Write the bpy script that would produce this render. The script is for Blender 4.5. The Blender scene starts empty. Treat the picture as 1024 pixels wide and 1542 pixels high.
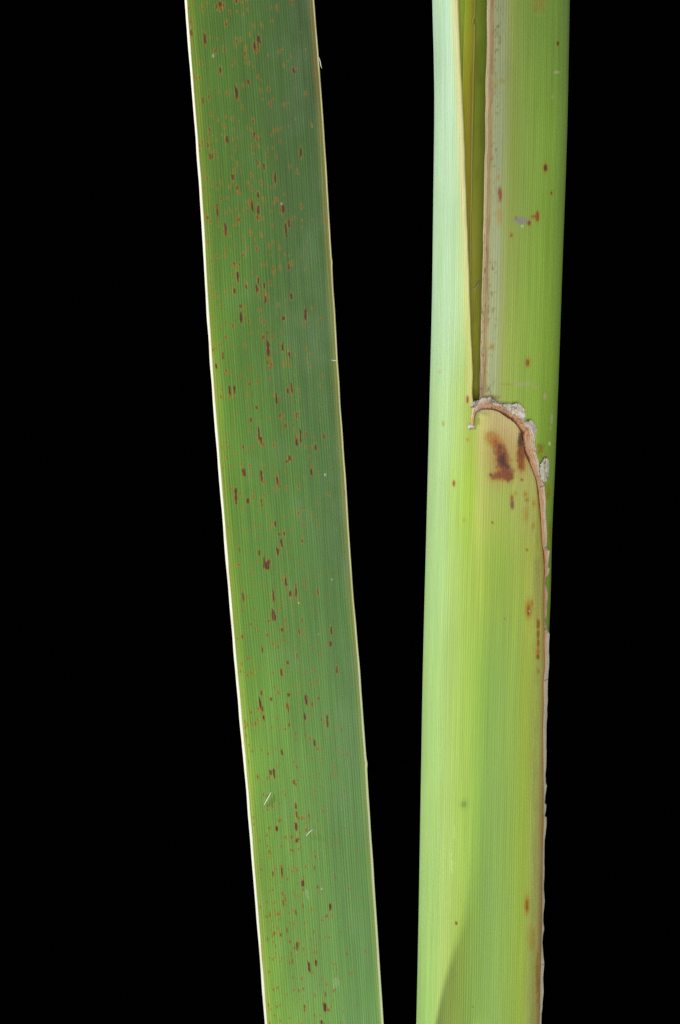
import bpy, math, random
import numpy as np
from mathutils import Vector

rng = np.random.default_rng(7)
random.seed(7)
SC = bpy.context.scene
COL = SC.collection

# ------------------------------------------------------------------ camera, sky, sun, exposure
U = 1.0e-4            # one unit of the measured layout = 0.1 mm
CAM_D = 0.80          # lens to subject, metres
FRAME_H = 1542 * U
cam_data = bpy.data.cameras.new('camera')
cam_data.sensor_fit = 'VERTICAL'
cam_data.sensor_height = 24.0
cam_data.lens = 24.0 * CAM_D / FRAME_H
cam_data.clip_start = 0.01
cam_data.clip_end = 50.0
cam = bpy.data.objects.new('camera', cam_data)
cam.location = (0, -CAM_D, 0)
cam.rotation_euler = (math.pi / 2, 0, 0)
COL.objects.link(cam)
SC.camera = cam

def lamp(name, loc, target, size, power, colour, shape='DISK', size_y=None):
    d = bpy.data.lights.new(name, 'AREA')
    d.shape = shape
    d.size = size
    if size_y:
        d.size_y = size_y
    d.energy = power
    d.color = colour
    o = bpy.data.objects.new(name, d)
    o.location = loc
    o.rotation_euler = (Vector(target) - Vector(loc)).to_track_quat('-Z', 'Y').to_euler()
    COL.objects.link(o)
    return o

KEY_FRONT = math.radians(11.0)     # how far the key lamp stands towards the camera side of straight left
KEY_ELEV = math.radians(30.0)
key_dir = Vector((-math.cos(KEY_ELEV) * math.cos(KEY_FRONT), -math.cos(KEY_ELEV) * math.sin(KEY_FRONT), math.sin(KEY_ELEV)))
lamp('key_lamp', key_dir * 1.5 + Vector((0, 0, -0.02)), (0, 0, -0.02), 0.03, 25.0, (1.0, 0.985, 0.95))
lamp('softbox', (0.30, -0.96, -0.26), (0.02, 0, -0.01), 1.1, 10.8, (1.0, 0.985, 0.94), 'RECTANGLE', 0.75)

world = bpy.data.worlds.new('World')
SC.world = world
world.use_nodes = True
world.node_tree.nodes['Background'].inputs['Color'].default_value = (0.95, 0.98, 1.0, 1)
world.node_tree.nodes['Background'].inputs['Strength'].default_value = 0.10

SC.view_settings.view_transform = 'Standard'
SC.view_settings.look = 'None'
SC.view_settings.gamma = 1.0
SC.view_settings.exposure = 0.0
SC.view_settings.use_curve_mapping = False

# ------------------------------------------------------------------ helpers
def lin(c):
    c = np.asarray(c, float) / 255.0
    return np.where(c <= 0.04045, c / 12.92, ((c + 0.055) / 1.055) ** 2.4)

def curve(pts):
    """smooth monotone-ish interpolation through (key, value) pairs"""
    p = np.array(sorted(pts), float)
    xs, ys = p[:, 0], p[:, 1]
    dx = np.diff(xs)
    sl = np.diff(ys) / dx
    m = np.empty_like(ys)
    m[0], m[-1] = sl[0], sl[-1]
    for i in range(1, len(xs) - 1):
        m[i] = 0.0 if sl[i - 1] * sl[i] <= 0 else (sl[i - 1] * dx[i] + sl[i] * dx[i - 1]) / (dx[i - 1] + dx[i])
    def f(q):
        q = np.asarray(q, float)
        k = np.clip(np.searchsorted(xs, q) - 1, 0, len(dx) - 1)
        h = dx[k]
        t = (q - xs[k]) / h
        lo, hi = t < 0, t > 1
        tc = np.clip(t, 0, 1)
        r = ((1 + 2 * tc) * (1 - tc) ** 2 * ys[k] + tc * (1 - tc) ** 2 * h * m[k]
             + tc ** 2 * (3 - 2 * tc) * ys[k + 1] + tc ** 2 * (tc - 1) * h * m[k + 1])
        r = np.where(lo, ys[0] + (q - xs[0]) * m[0], r)
        return np.where(hi, ys[-1] + (q - xs[-1]) * m[-1], r)
    return f

def wpos(x, y, d):
    """layout units (x right, y down, d towards the lens) to metres, at the true depth"""
    x, y, d = np.broadcast_arrays(np.asarray(x, float), np.asarray(y, float), np.asarray(d, float))
    k = (CAM_D - d * U) / CAM_D
    return np.stack([(x - 512) * U * k, -d * U, (771 - y) * U * k], axis=-1)

def noise1(q, scale, seed):
    """smooth value noise along one axis, -1..1"""
    r = np.random.default_rng(seed).uniform(-1, 1, 4096)
    q = np.asarray(q, float) / scale + 1000.0
    i = np.floor(q).astype(int)
    t = q - i
    t = t * t * (3 - 2 * t)
    return r[i % 4096] * (1 - t) + r[(i + 1) % 4096] * t

def noise2(a, b, sa, sb, seed):
    r = np.random.default_rng(seed).uniform(-1, 1, (256, 256))
    a = np.asarray(a, float) / sa + 500.0
    b = np.asarray(b, float) / sb + 500.0
    i, j = np.floor(a).astype(int), np.floor(b).astype(int)
    t, w = a - i, b - j
    t = t * t * (3 - 2 * t)
    w = w * w * (3 - 2 * w)
    g = lambda p, q: r[p % 256, q % 256]
    return (g(i, j) * (1 - t) + g(i + 1, j) * t) * (1 - w) + (g(i, j + 1) * (1 - t) + g(i + 1, j + 1) * t) * w

def table(F, Y, fs, ys, rows):
    """colour table: rows[y][f] of 0-255 colours, interpolated"""
    T = lin(rows)
    fs, ys = np.asarray(fs, float), np.asarray(ys, float)
    F, Y = np.clip(F, fs[0], fs[-1]), np.clip(Y, ys[0], ys[-1])
    i = np.clip(np.searchsorted(fs, F) - 1, 0, len(fs) - 2)
    j = np.clip(np.searchsorted(ys, Y) - 1, 0, len(ys) - 2)
    t = (F - fs[i]) / (fs[i + 1] - fs[i])
    w = (Y - ys[j]) / (ys[j + 1] - ys[j])
    t = (t * t * (3 - 2 * t))[..., None]
    w = (w * w * (3 - 2 * w))[..., None]
    return (T[j, i] * (1 - t) + T[j, i + 1] * t) * (1 - w) + (T[j + 1, i] * (1 - t) + T[j + 1, i + 1] * t) * w

def set_props(o, label=None, category=None, group=None, kind=None):
    for k, v in (('label', label), ('category', category), ('group', group), ('kind', kind)):
        if v:
            o[k] = v
    return o

def empty(name, loc):
    o = bpy.data.objects.new(name, None)
    o.location = loc
    o.empty_display_size = 0.005
    COL.objects.link(o)
    return o

def link_mesh(name, verts, faces_q, mat, parent=None, col=None, u=None, v=None, ngons=()):
    me = bpy.data.meshes.new(name)
    verts = np.asarray(verts, np.float32).reshape(-1, 3)
    q = np.asarray(faces_q, np.int32).reshape(-1, 4)
    loops = [q.ravel()]
    starts = np.arange(len(q)) * 4
    tot = len(q) * 4
    st = list(starts)
    for n in ngons:
        loops.append(np.asarray(n, np.int32))
        st.append(tot)
        tot += len(n)
    me.vertices.add(len(verts))
    me.vertices.foreach_set('co', verts.ravel())
    me.loops.add(tot)
    me.loops.foreach_set('vertex_index', np.concatenate(loops))
    me.polygons.add(len(st))
    me.polygons.foreach_set('loop_start', np.array(st, np.int32))
    me.update(calc_edges=True)
    me.validate()
    me.polygons.foreach_set('use_smooth', np.ones(len(me.polygons), bool))
    if col is not None:
        c = np.ones((len(verts), 4), np.float32)
        c[:, :3] = np.asarray(col).reshape(-1, 3)
        a = me.attributes.new('pigment', 'FLOAT_COLOR', 'POINT')
        a.data.foreach_set('color', c.ravel())
    for nm, arr in (('across', u), ('along', v)):
        if arr is not None:
            a = me.attributes.new(nm, 'FLOAT', 'POINT')
            a.data.foreach_set('value', np.ascontiguousarray(np.broadcast_to(arr, (len(verts),)) if np.ndim(arr) == 0 else np.asarray(arr).ravel(), np.float32))
    me.materials.append(mat)
    o = bpy.data.objects.new(name, me)
    COL.objects.link(o)
    if parent is not None:
        o.parent = parent
        p, off = parent, Vector((0, 0, 0))
        while p is not None:
            off += p.location
            p = p.parent
        me.transform(__import__('mathutils').Matrix.Translation(-off))
    return o

def ring_mesh(name, P, mat, parent=None, col=None, u=None, v=None, caps=True, closed=True):
    """P[rows, cols, 3]: columns run round the cross-section, rows along the length"""
    n, m = P.shape[:2]
    idx = np.arange(n * m).reshape(n, m)
    nxt = np.roll(idx, -1, axis=1) if closed else idx
    if closed:
        a, b = idx[:-1], nxt[:-1]
        c, d = nxt[1:], idx[1:]
    else:
        a, b, c, d = idx[:-1, :-1], idx[:-1, 1:], idx[1:, 1:], idx[1:, :-1]
    q = np.stack([a, d, c, b], axis=-1)
    ng = [idx[0][::1], idx[-1][::-1]] if (caps and closed) else ()
    return link_mesh(name, P, q, mat, parent, col, u, v, ng)

# ------------------------------------------------------------------ materials
def plant_material(name, rough=0.45, spec=0.45, vein=3.6, vein_amt=0.16, bump=0.35, sss=0.12, fine=0.06, mottle=0.10):
    m = bpy.data.materials.new(name)
    m.use_nodes = True
    nt = m.node_tree
    N, L = nt.nodes, nt.links
    b = N['Principled BSDF']
    def node(t, **kw):
        n = N.new(t)
        for k, v in kw.items():
            setattr(n, k, v)
        return n
    def mth(op, a, c=None):
        n = node('ShaderNodeMath', operation=op)
        for i, s in enumerate((a, c)):
            if s is None:
                continue
            if isinstance(s, (int, float)):
                n.inputs[i].default_value = s
            else:
                L.new(s, n.inputs[i])
        return n.outputs[0]
    pig = node('ShaderNodeAttribute', attribute_name='pigment')
    au = node('ShaderNodeAttribute', attribute_name='across').outputs['Fac']
    av = node('ShaderNodeAttribute', attribute_name='along').outputs['Fac']
    def vec(su, sv):
        c = node('ShaderNodeCombineXYZ')
        L.new(mth('MULTIPLY', au, su), c.inputs[0])
        L.new(mth('MULTIPLY', av, sv), c.inputs[1])
        return c.outputs[0]
    def nz(su, sv, detail=2.0):
        n = node('ShaderNodeTexNoise', noise_dimensions='2D')
        n.inputs['Scale'].default_value = 1.0
        n.inputs['Detail'].default_value = detail
        L.new(vec(su, sv), n.inputs['Vector'])
        return n.outputs[0]
    wob = nz(0.03, 0.004, 1.0)
    ph = mth('ADD', mth('MULTIPLY', au, 2 * math.pi / vein), mth('MULTIPLY', wob, 9.0))
    wave = mth('SINE', ph)
    strand = nz(0.55 * 3.6 / vein, 0.006, 3.0)      # unequal strands
    broad = nz(0.12, 0.0025, 2.0)
    cell = nz(0.9, 0.45, 2.0)                       # short cross cells
    cloud = nz(0.02, 0.008, 3.0)
    k = mth('ADD', 1.0, mth('MULTIPLY', mth('MULTIPLY', wave, broad), vein_amt * 0.85))
    k = mth('ADD', k, mth('MULTIPLY', mth('SUBTRACT', strand, 0.5), vein_amt * 1.8))
    k = mth('ADD', k, mth('MULTIPLY', mth('SUBTRACT', broad, 0.5), vein_amt * 0.8))
    k = mth('ADD', k, mth('MULTIPLY', mth('SUBTRACT', cell, 0.5), fine * 4))
    k = mth('ADD', k, mth('MULTIPLY', mth('SUBTRACT', cloud, 0.5), mottle * 2))
    mul = node('ShaderNodeVectorMath', operation='SCALE')
    L.new(pig.outputs['Color'], mul.inputs[0])
    L.new(k, mul.inputs['Scale'])
    L.new(mul.outputs[0], b.inputs['Base Color'])
    b.inputs['Specular IOR Level'].default_value = spec
    L.new(mth('ADD', rough - 0.1, mth('MULTIPLY', cloud, 0.2)), b.inputs['Roughness'])
    if sss:
        b.inputs['Subsurface Weight'].default_value = sss
        b.inputs['Subsurface Radius'].default_value = (1.0, 1.0, 0.35)
        b.inputs['Subsurface Scale'].default_value = 0.0012
    hgt = mth('ADD', mth('MULTIPLY', wave, 0.5), mth('ADD', mth('MULTIPLY', strand, 1.2), mth('MULTIPLY', cell, 0.5)))
    bp = node('ShaderNodeBump')
    bp.inputs['Strength'].default_value = bump
    bp.inputs['Distance'].default_value = 0.00006
    L.new(hgt, bp.inputs['Height'])
    L.new(bp.outputs[0], b.inputs['Normal'])
    return m

M_leaf = plant_material('leaf_green', rough=0.5, spec=0.28, vein=3.7, vein_amt=0.36, bump=0.5, sss=0.05, fine=0.05, mottle=0.10)
M_sheath = plant_material('sheath_green', rough=0.46, spec=0.28, vein=3.6, vein_amt=0.20, bump=0.35, sss=0.2, fine=0.04, mottle=0.06)
M_inner = plant_material('young_leaf_green', rough=0.6, spec=0.2, vein=3.0, vein_amt=0.06, bump=0.2, sss=0.2, fine=0.06, mottle=0.10)
M_margin = plant_material('pale_margin', rough=0.5, spec=0.4, vein=2.5, vein_amt=0.05, bump=0.2, sss=0.25, fine=0.05, mottle=0.08)
M_paper = plant_material('papery_brown', rough=0.75, spec=0.25, vein=2.2, vein_amt=0.16, bump=0.9, sss=0.15, fine=0.16, mottle=0.25)

M_cloth = bpy.data.materials.new('black_velvet')
M_cloth.use_nodes = True
nt = M_cloth.node_tree
cb = nt.nodes['Principled BSDF']
nzn = nt.nodes.new('ShaderNodeTexNoise')
nzn.inputs['Scale'].default_value = 900
rmp = nt.nodes.new('ShaderNodeValToRGB')
rmp.color_ramp.elements[0].color = (0.00005, 0.00005, 0.00005, 1)
rmp.color_ramp.elements[1].color = (0.0003, 0.0003, 0.0003, 1)
nt.links.new(nzn.outputs[0], rmp.inputs[0])
nt.links.new(rmp.outputs[0], cb.inputs['Base Color'])
cb.inputs['Roughness'].default_value = 1.0
cb.inputs['Specular IOR Level'].default_value = 0.0

M_lint = bpy.data.materials.new('white_lint')
M_lint.use_nodes = True
lb = M_lint.node_tree.nodes['Principled BSDF']
ln = M_lint.node_tree.nodes.new('ShaderNodeTexNoise')
ln.inputs['Scale'].default_value = 2500
lr = M_lint.node_tree.nodes.new('ShaderNodeValToRGB')
lr.color_ramp.elements[0].color = (0.62, 0.64, 0.60, 1)
lr.color_ramp.elements[1].color = (0.85, 0.86, 0.82, 1)
M_lint.node_tree.links.new(ln.outputs[0], lr.inputs[0])
M_lint.node_tree.links.new(lr.outputs[0], lb.inputs['Base Color'])
lb.inputs['Roughness'].default_value = 0.6

# ------------------------------------------------------------------ background: black cloth hung well behind the plants
nx, nz_ = 90, 60
gx = np.linspace(-2.2, 2.2, nx)
gz = np.linspace(-1.6, 1.6, nz_)
GX, GZ = np.meshgrid(gx, gz)
GY = 0.55 + 0.018 * np.sin(GX * 7 + 0.6 * np.sin(GZ * 2)) + 0.008 * np.sin(GX * 17 + GZ)
ob = ring_mesh('background', np.stack([GX, GY, GZ], -1), M_cloth, closed=False)
set_props(ob, 'black cloth hanging behind the leaf and the stem', 'backdrop', kind='structure')

# ------------------------------------------------------------------ outlines measured on the photograph
Y0, Y1 = -170.0, 1712.0
leafL = curve([(0, 278), (150, 290), (300, 301.5), (450, 310), (600, 320.5), (800, 336.5), (1000, 353.5), (1200, 371.5), (1342, 383), (1542, 399)])
leafR = curve([(0, 473), (150, 484.5), (200, 488), (300, 494), (400, 500), (500, 506), (600, 512), (700, 519), (800, 525.5), (900, 532.5), (1000, 541), (1150, 552), (1200, 555), (1342, 564.5), (1542, 577.5)])
leafD = curve([(-170, 178), (0, 174), (800, 160), (1000, 155), (1170, 145), (1342, 118), (1542, 85), (1712, 55)])

stemL = curve([(0, 651), (150, 654), (300, 652.5), (450, 650.5), (600, 647), (800, 642), (1000, 637), (1200, 633.5), (1400, 630), (1542, 627)])
innR = curve([(0, 858), (200, 854), (400, 847), (600, 840), (700, 836), (800, 831.5), (900, 829), (960, 826.5), (1060, 823), (1200, 819), (1400, 814.5), (1542, 811)])

# ------------------------------------------------------------------ LEAF
def leaf_front(x, y):
    """depth of the leaf's front face"""
    l, r = leafL(y), leafR(y)
    s = np.clip((x - l) / (r - l), -0.05, 1.05) * 2 - 1
    return leafD(y) + 9.0 * (1 - s * s) + 4.0 * s + 6.0 + 0.8 * noise1(y, 160, 3) + 0.9 * s * noise1(y, 120, 4)

MW_L, MW_R = 5.6, 6.0
base_leaf = np.array([8.3, -91])
ys = np.arange(Y0, Y1, 1.25)
nf, nb = 285, 16
sf = np.linspace(0, 1, nf)
Yr = ys[:, None]
xl = leafL(Yr) + MW_L - 2.0 + 0.4 * noise1(Yr, 30, 5)
xr = leafR(Yr) - np.interp(Yr, [0, 900, 1100, 1542], [3.2, 3.6, 5.2, 5.6]) + 2.0 + 0.4 * noise1(Yr, 25, 6)
Xf = xl + (xr - xl) * sf
Yf = np.broadcast_to(Yr, Xf.shape)
Df = leaf_front(Xf, Yf)
S = (Xf - leafL(Yr)) / (leafR(Yr) - leafL(Yr))
UU = (S - 0.5) * 186.0
# pigment, with light fall-off and sheen put into it
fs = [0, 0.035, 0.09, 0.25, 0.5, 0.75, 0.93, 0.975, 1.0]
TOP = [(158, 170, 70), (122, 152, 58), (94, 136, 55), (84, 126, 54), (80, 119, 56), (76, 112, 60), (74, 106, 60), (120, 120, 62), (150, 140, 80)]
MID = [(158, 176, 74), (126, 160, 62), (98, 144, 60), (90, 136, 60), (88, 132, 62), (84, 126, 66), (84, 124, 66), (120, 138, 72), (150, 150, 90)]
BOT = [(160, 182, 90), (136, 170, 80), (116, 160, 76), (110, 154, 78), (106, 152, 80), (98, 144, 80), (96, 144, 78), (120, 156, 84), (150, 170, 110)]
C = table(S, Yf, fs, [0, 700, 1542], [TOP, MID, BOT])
C = C * (np.array([1.06, 1.0, 0.70]) * (1 - S[..., None]) + np.array([1.08, 1.06, 0.84]) * S[..., None]) * np.interp(Yf, [0, 500, 1000, 1542], [0.72, 0.78, 0.92, 1.06])[..., None]  # light fall-off darkens the top, sheen greys the right half, in the colour
C *= (1 + 0.07 * noise2(UU, Yf, 40, 130, 11) + 0.05 * noise2(UU, Yf, 14, 60, 12))[..., None]
# pale sheen put into the colour, thin blotches towards the right side of the leaf
sheen = np.clip(noise2(UU, Yf, 30, 45, 13) * 0.6 + noise2(UU, Yf, 12, 20, 14) * 0.4 + (S - 0.6) * 0.8, 0, 1) * 0.18
C = C * (1 - sheen[..., None]) + lin((124, 144, 112)) * sheen[..., None]

TILES = {
 (270, 0): [(105,18,8,12,.6),(195,22,10,12,.5),(65,60,8,16,.7),(165,68,12,20,.8),(262,45,14,34,.8),(288,40,22,60,.9),(310,38,12,20,.7),(352,85,10,20,.6),(397,8,16,22,.9),(405,80,9,14,.5),(470,12,8,10,.5),(475,65,7,8,.4),(682,55,10,24,.7),(788,15,14,22,.7),(328,170,12,28,.7),(80,150,8,20,.7),(90,178,8,14,.7),(82,228,12,40,.7),(85,268,6,12,.6),(180,270,16,76,.95),(400,288,12,32,.7),(435,276,12,14,.8),(556,272,18,50,.9),(527,320,16,48,.9),(553,320,10,50,.7),(540,355,26,16,.7),(253,358,14,24,.8),(315,345,12,28,.5),(460,380,14,26,.8),(470,398,16,12,.6),(150,445,12,22,.6),(287,492,12,42,.9),(372,458,10,8,.5),(520,468,8,8,.4),(800,495,14,36,.9),(945,515,10,16,.8),(945,418,8,14,.6),(552,535,12,16,.7),(486,578,14,32,.85),(400,648,17,96,1),(140,542,9,18,.6),(107,530,7,12,.5),(625,625,14,20,.8),(638,728,14,26,.6),(205,682,12,30,.6),(165,705,12,34,.7),(335,660,10,18,.5),(886,655,10,16,.6),(700,365,8,20,.5),(225,805,12,14,.6),(372,835,12,16,.6),(517,848,12,26,.7),(315,882,12,26,.7),(212,908,14,22,.7),(684,910,12,14,.6),(785,400,10,12,.4),(505,910,9,16,.5)],
 (280, 200): [(480,20,14,36,.8),(495,42,14,26,.8),(285,45,22,46,.75),(95,88,12,16,.8),(97,125,10,10,.7),(155,90,12,34,.6),(168,52,9,26,.5),(170,165,14,36,.75),(186,160,10,36,.7),(208,127,10,12,.7),(224,172,8,10,.6),(805,140,14,60,.85),(468,90,12,18,.6),(512,100,9,12,.6),(608,103,9,12,.5),(570,153,16,14,.6),(505,215,12,30,.75),(548,238,13,42,.85),(338,268,12,14,.9),(625,318,13,70,.9),(625,378,9,14,.5),(327,315,16,40,.8),(527,350,14,18,.7),(357,385,14,26,.8),(376,425,10,20,.7),(457,390,12,24,.6),(505,432,13,34,.85),(547,467,11,16,.7),(243,465,10,18,.7),(180,495,8,8,.6),(463,505,14,76,.95),(445,490,10,20,.6),(428,482,10,14,.6),(507,540,14,86,.95),(500,590,16,26,.7),(512,615,8,12,.6),(540,600,10,14,.5),(220,540,14,64,.8),(352,532,10,12,.8),(316,553,8,8,.7),(680,535,16,66,.95),(660,535,12,36,.5),(813,517,14,20,.85),(642,470,10,20,.6),(688,435,8,12,.6),(150,593,14,20,.8),(346,590,9,14,.7),(370,605,16,22,.75),(278,680,15,74,.9),(700,675,13,90,.95),(722,640,14,44,.7),(757,597,16,14,.45),(980,615,12,18,.5),(885,610,6,8,.6),(814,612,7,10,.5),(455,708,12,16,.6),(608,650,10,14,.4),(434,808,9,14,.7),(495,808,13,24,.8),(660,802,11,18,.7),(340,787,8,12,.6),(272,803,7,14,.5),(610,765,10,14,.4),(692,852,9,14,.6),(722,862,9,10,.5),(400,855,18,18,.5),(222,865,22,12,.6),(183,900,11,14,.6),(338,918,16,20,.7),(375,922,12,14,.7),(725,922,14,18,.7),(595,860,8,12,.4),(305,380,8,18,.6),(245,350,9,20,.5),(180,360,9,18,.5),(225,395,8,14,.5)],
 (300, 400): [(270,75,16,74,.9),(245,8,10,18,.7),(520,25,12,28,.7),(568,15,10,18,.6),(628,10,14,26,.7),(330,145,12,36,.8),(413,105,13,34,.85),(405,168,13,50,.9),(433,180,10,18,.7),(458,142,13,36,.85),(500,122,10,22,.6),(247,178,14,44,.8),(213,160,10,14,.7),(181,178,9,12,.6),(466,232,17,52,.9),(478,212,10,20,.7),(646,218,12,44,.8),(745,340,14,76,.95),(735,415,9,18,.5),(292,285,18,20,.7),(293,365,14,64,.95),(348,390,10,24,.6),(428,306,9,12,.6),(432,378,10,18,.7),(457,398,16,14,.75),(590,370,24,22,.8),(625,342,8,12,.6),(235,420,12,30,.6),(148,282,9,12,.6),(103,218,8,10,.6),(480,465,10,24,.7),(447,500,16,22,.8),(482,575,22,124,1),(512,500,10,16,.7),(185,500,11,20,.7),(583,573,16,46,.9),(627,618,13,50,.9),(150,560,10,28,.6),(96,592,10,12,.8),(167,633,12,34,.75),(119,708,15,28,.85),(190,735,11,24,.7),(177,758,9,12,.6),(477,677,14,20,.7),(508,695,14,22,.8),(497,716,14,18,.8),(605,672,9,26,.5),(360,718,10,16,.6),(308,763,9,16,.7),(283,785,9,12,.7),(490,795,9,12,.7),(343,808,9,14,.7),(354,830,14,18,.7),(670,770,8,9,.6),(213,875,12,64,.9),(248,870,11,62,.8),(647,862,14,58,.9),(620,875,11,38,.8),(540,915,12,36,.85),(213,918,18,14,.7),(320,560,14,14,.4),(672,630,10,14,.4),(855,375,14,12,.3),(158,865,9,16,.5),(165,425,8,14,.5)],
 (310, 600): [(495,12,12,40,.85),(355,63,13,22,.9),(306,66,8,10,.6),(315,148,12,36,.85),(520,122,14,22,.8),(530,138,10,18,.7),(448,135,8,10,.6),(637,118,12,36,.6),(662,92,8,14,.6),(560,187,14,28,.8),(612,186,10,14,.7),(705,250,9,20,.7),(372,255,13,90,.95),(386,295,16,50,.9),(402,320,10,26,.6),(636,300,16,66,.95),(628,265,14,16,.7),(664,265,11,88,.95),(827,268,13,34,.85),(770,340,14,38,.8),(697,342,9,12,.7),(477,325,10,18,.7),(262,340,10,22,.7),(140,256,8,14,.6),(143,305,8,14,.6),(155,345,9,14,.6),(193,253,8,10,.6),(285,376,8,14,.6),(585,415,18,34,.8),(570,440,18,26,.7),(266,515,22,52,.9),(248,462,9,18,.6),(390,545,16,66,.85),(405,590,12,24,.7),(500,572,15,46,.85),(510,610,10,34,.7),(738,517,13,40,.9),(556,512,8,10,.6),(210,675,17,90,.9),(213,730,15,24,.7),(295,720,17,34,.85),(330,688,9,26,.7),(410,680,9,20,.6),(388,718,14,28,.8),(395,750,12,20,.6),(258,760,8,12,.6),(567,628,8,18,.7),(650,617,10,26,.6),(485,880,18,32,.75),(346,878,8,14,.7),(600,918,8,14,.6),(175,632,9,16,.5),(867,680,6,9,.5),(200,180,8,10,.6),(975,660,9,60,.4),(377,165,8,16,.5),(627,538,7,10,.5),(415,465,6,10,.5),(198,480,6,10,.5)],
 (330, 800): [(455,15,13,40,.8),(420,20,18,20,.6),(437,85,13,52,.9),(412,140,20,44,.85),(582,68,13,22,.7),(502,92,9,14,.6),(282,148,12,44,.8),(140,125,9,34,.5),(318,225,16,86,.95),(335,240,30,50,.9),(352,215,18,30,.6),(265,206,8,12,.6),(138,237,18,14,.6),(420,272,7,10,.6),(466,350,15,52,.85),(445,335,10,14,.5),(540,425,14,92,.9),(498,440,20,36,.8),(520,452,10,20,.5),(692,425,9,42,.7),(316,383,8,16,.7),(227,375,8,14,.6),(168,462,13,78,.7),(380,455,12,70,.75),(395,460,10,12,.5),(632,320,8,14,.6),(590,350,9,20,.5),(375,585,15,66,.95),(390,592,11,60,.9),(347,628,10,20,.7),(585,500,9,14,.5),(548,530,8,14,.5),(465,628,8,26,.6),(583,622,8,24,.6),(220,650,9,16,.6),(560,703,11,28,.75),(442,690,18,22,.8),(425,690,10,14,.5),(785,697,14,54,.9),(780,790,14,28,.9),(163,738,13,22,.7),(285,697,7,12,.5),(341,728,9,16,.7),(436,765,8,18,.5),(304,828,12,38,.75),(412,812,14,20,.5),(546,870,10,34,.6),(480,920,16,22,.8),(260,567,7,12,.5),(243,540,7,14,.5),(712,858,7,10,.4),(480,668,8,12,.5)],
 (345, 1000): [(367,62,13,46,.85),(395,53,7,10,.6),(755,40,12,54,.85),(615,124,10,16,.7),(157,65,8,18,.7),(128,80,9,16,.7),(177,32,7,10,.6),(316,163,8,12,.7),(347,203,8,18,.7),(226,200,12,30,.8),(295,245,13,22,.8),(418,215,18,22,.8),(472,208,8,12,.6),(220,285,13,90,.9),(234,318,12,28,.8),(203,310,9,16,.6),(412,305,12,72,.9),(402,290,8,28,.5),(540,255,14,64,.9),(552,238,9,24,.7),(583,282,9,24,.8),(626,238,13,18,.6),(533,372,14,46,.75),(576,376,7,10,.6),(687,395,11,82,.9),(242,378,13,44,.85),(186,415,10,28,.75),(160,422,7,10,.5),(154,340,16,14,.6),(422,425,11,26,.7),(643,337,7,12,.6),(647,390,8,14,.6),(335,388,6,9,.6),(466,485,8,16,.5),(470,528,7,20,.6),(530,497,7,14,.5),(600,555,11,40,.8),(620,592,9,18,.6),(370,620,18,32,.7),(226,600,8,10,.7),(162,610,8,18,.6),(290,575,7,8,.6),(290,760,16,26,.8),(315,765,13,56,.9),(200,790,11,22,.7),(455,826,13,26,.8),(468,846,9,16,.7),(634,770,8,12,.6),(500,790,7,10,.6),(565,792,6,9,.5),(653,870,7,12,.5),(392,915,8,14,.6),(808,888,8,12,.4),(710,518,7,10,.4),(585,660,10,14,.35),(525,652,10,14,.3),(240,915,12,10,.6),(265,925,12,10,.6)],
 (360, 1200): [(397,65,11,44,.8),(402,122,11,36,.85),(232,68,9,22,.6),(286,46,6,9,.6),(418,150,10,20,.7),(440,150,8,18,.6),(491,130,9,30,.75),(400,212,18,52,.9),(263,222,16,34,.9),(280,167,8,16,.7),(470,185,8,12,.6),(472,235,10,24,.8),(532,214,8,12,.6),(574,214,6,9,.6),(525,270,7,12,.5),(194,268,9,14,.7),(326,283,12,18,.7),(405,305,18,28,.85),(418,295,12,20,.6),(357,317,7,9,.6),(295,347,7,9,.6),(365,373,10,14,.7),(378,378,8,18,.6),(418,368,8,14,.6),(432,352,7,12,.6),(212,385,10,22,.6),(217,424,7,14,.5),(532,382,8,12,.6),(536,420,9,16,.7),(565,436,6,9,.5),(300,528,12,72,.85),(238,540,11,34,.6),(158,510,8,12,.6),(338,577,8,14,.6),(374,523,6,10,.6),(528,500,9,26,.6),(446,605,20,42,.9),(550,630,9,18,.6),(236,654,10,14,.8),(304,678,9,20,.7),(308,745,10,38,.7),(338,757,7,12,.6),(255,742,8,12,.6),(447,762,8,30,.6),(388,685,7,12,.5),(640,767,16,48,1),(617,833,9,20,.6),(397,808,9,32,.7),(250,798,8,14,.6),(270,820,8,14,.6),(198,840,7,12,.6),(383,890,9,18,.6),(770,645,8,12,.5),(616,338,5,9,.4),(550,165,8,14,.4)],
 (370, 1342): [(290,272,8,28,.5),(200,293,14,20,.7),(245,305,13,28,.8),(177,270,7,10,.5),(152,335,9,18,.5),(195,357,6,9,.5),(209,385,7,14,.6),(310,353,16,14,.5),(362,383,18,44,.6),(343,400,10,16,.5),(318,432,8,16,.5),(516,324,6,12,.4),(664,285,9,12,.35),(708,440,9,18,.6),(445,532,15,74,.95),(492,503,12,42,.85),(496,425,8,18,.4),(605,503,7,14,.5),(638,548,7,14,.5),(625,598,6,9,.5),(326,488,11,24,.5),(205,467,6,9,.5),(240,494,6,9,.5),(223,678,10,16,.6),(195,690,7,12,.5),(373,697,10,22,.5),(290,722,6,9,.5),(617,698,9,16,.6),(560,722,8,30,.6),(566,652,8,20,.4),(332,760,6,9,.5),(412,810,10,18,.8),(413,834,9,18,.8),(556,812,22,52,1),(580,832,18,14,.6),(601,812,6,14,.7),(240,800,7,12,.5),(175,828,6,9,.5),(480,870,8,14,.4),(684,842,6,12,.5),(308,892,7,14,.5),(532,920,16,26,.85),(375,918,6,9,.5),(785,790,8,12,.35)],
}
Z = 220.0 / 1024.0
spots = []
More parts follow.
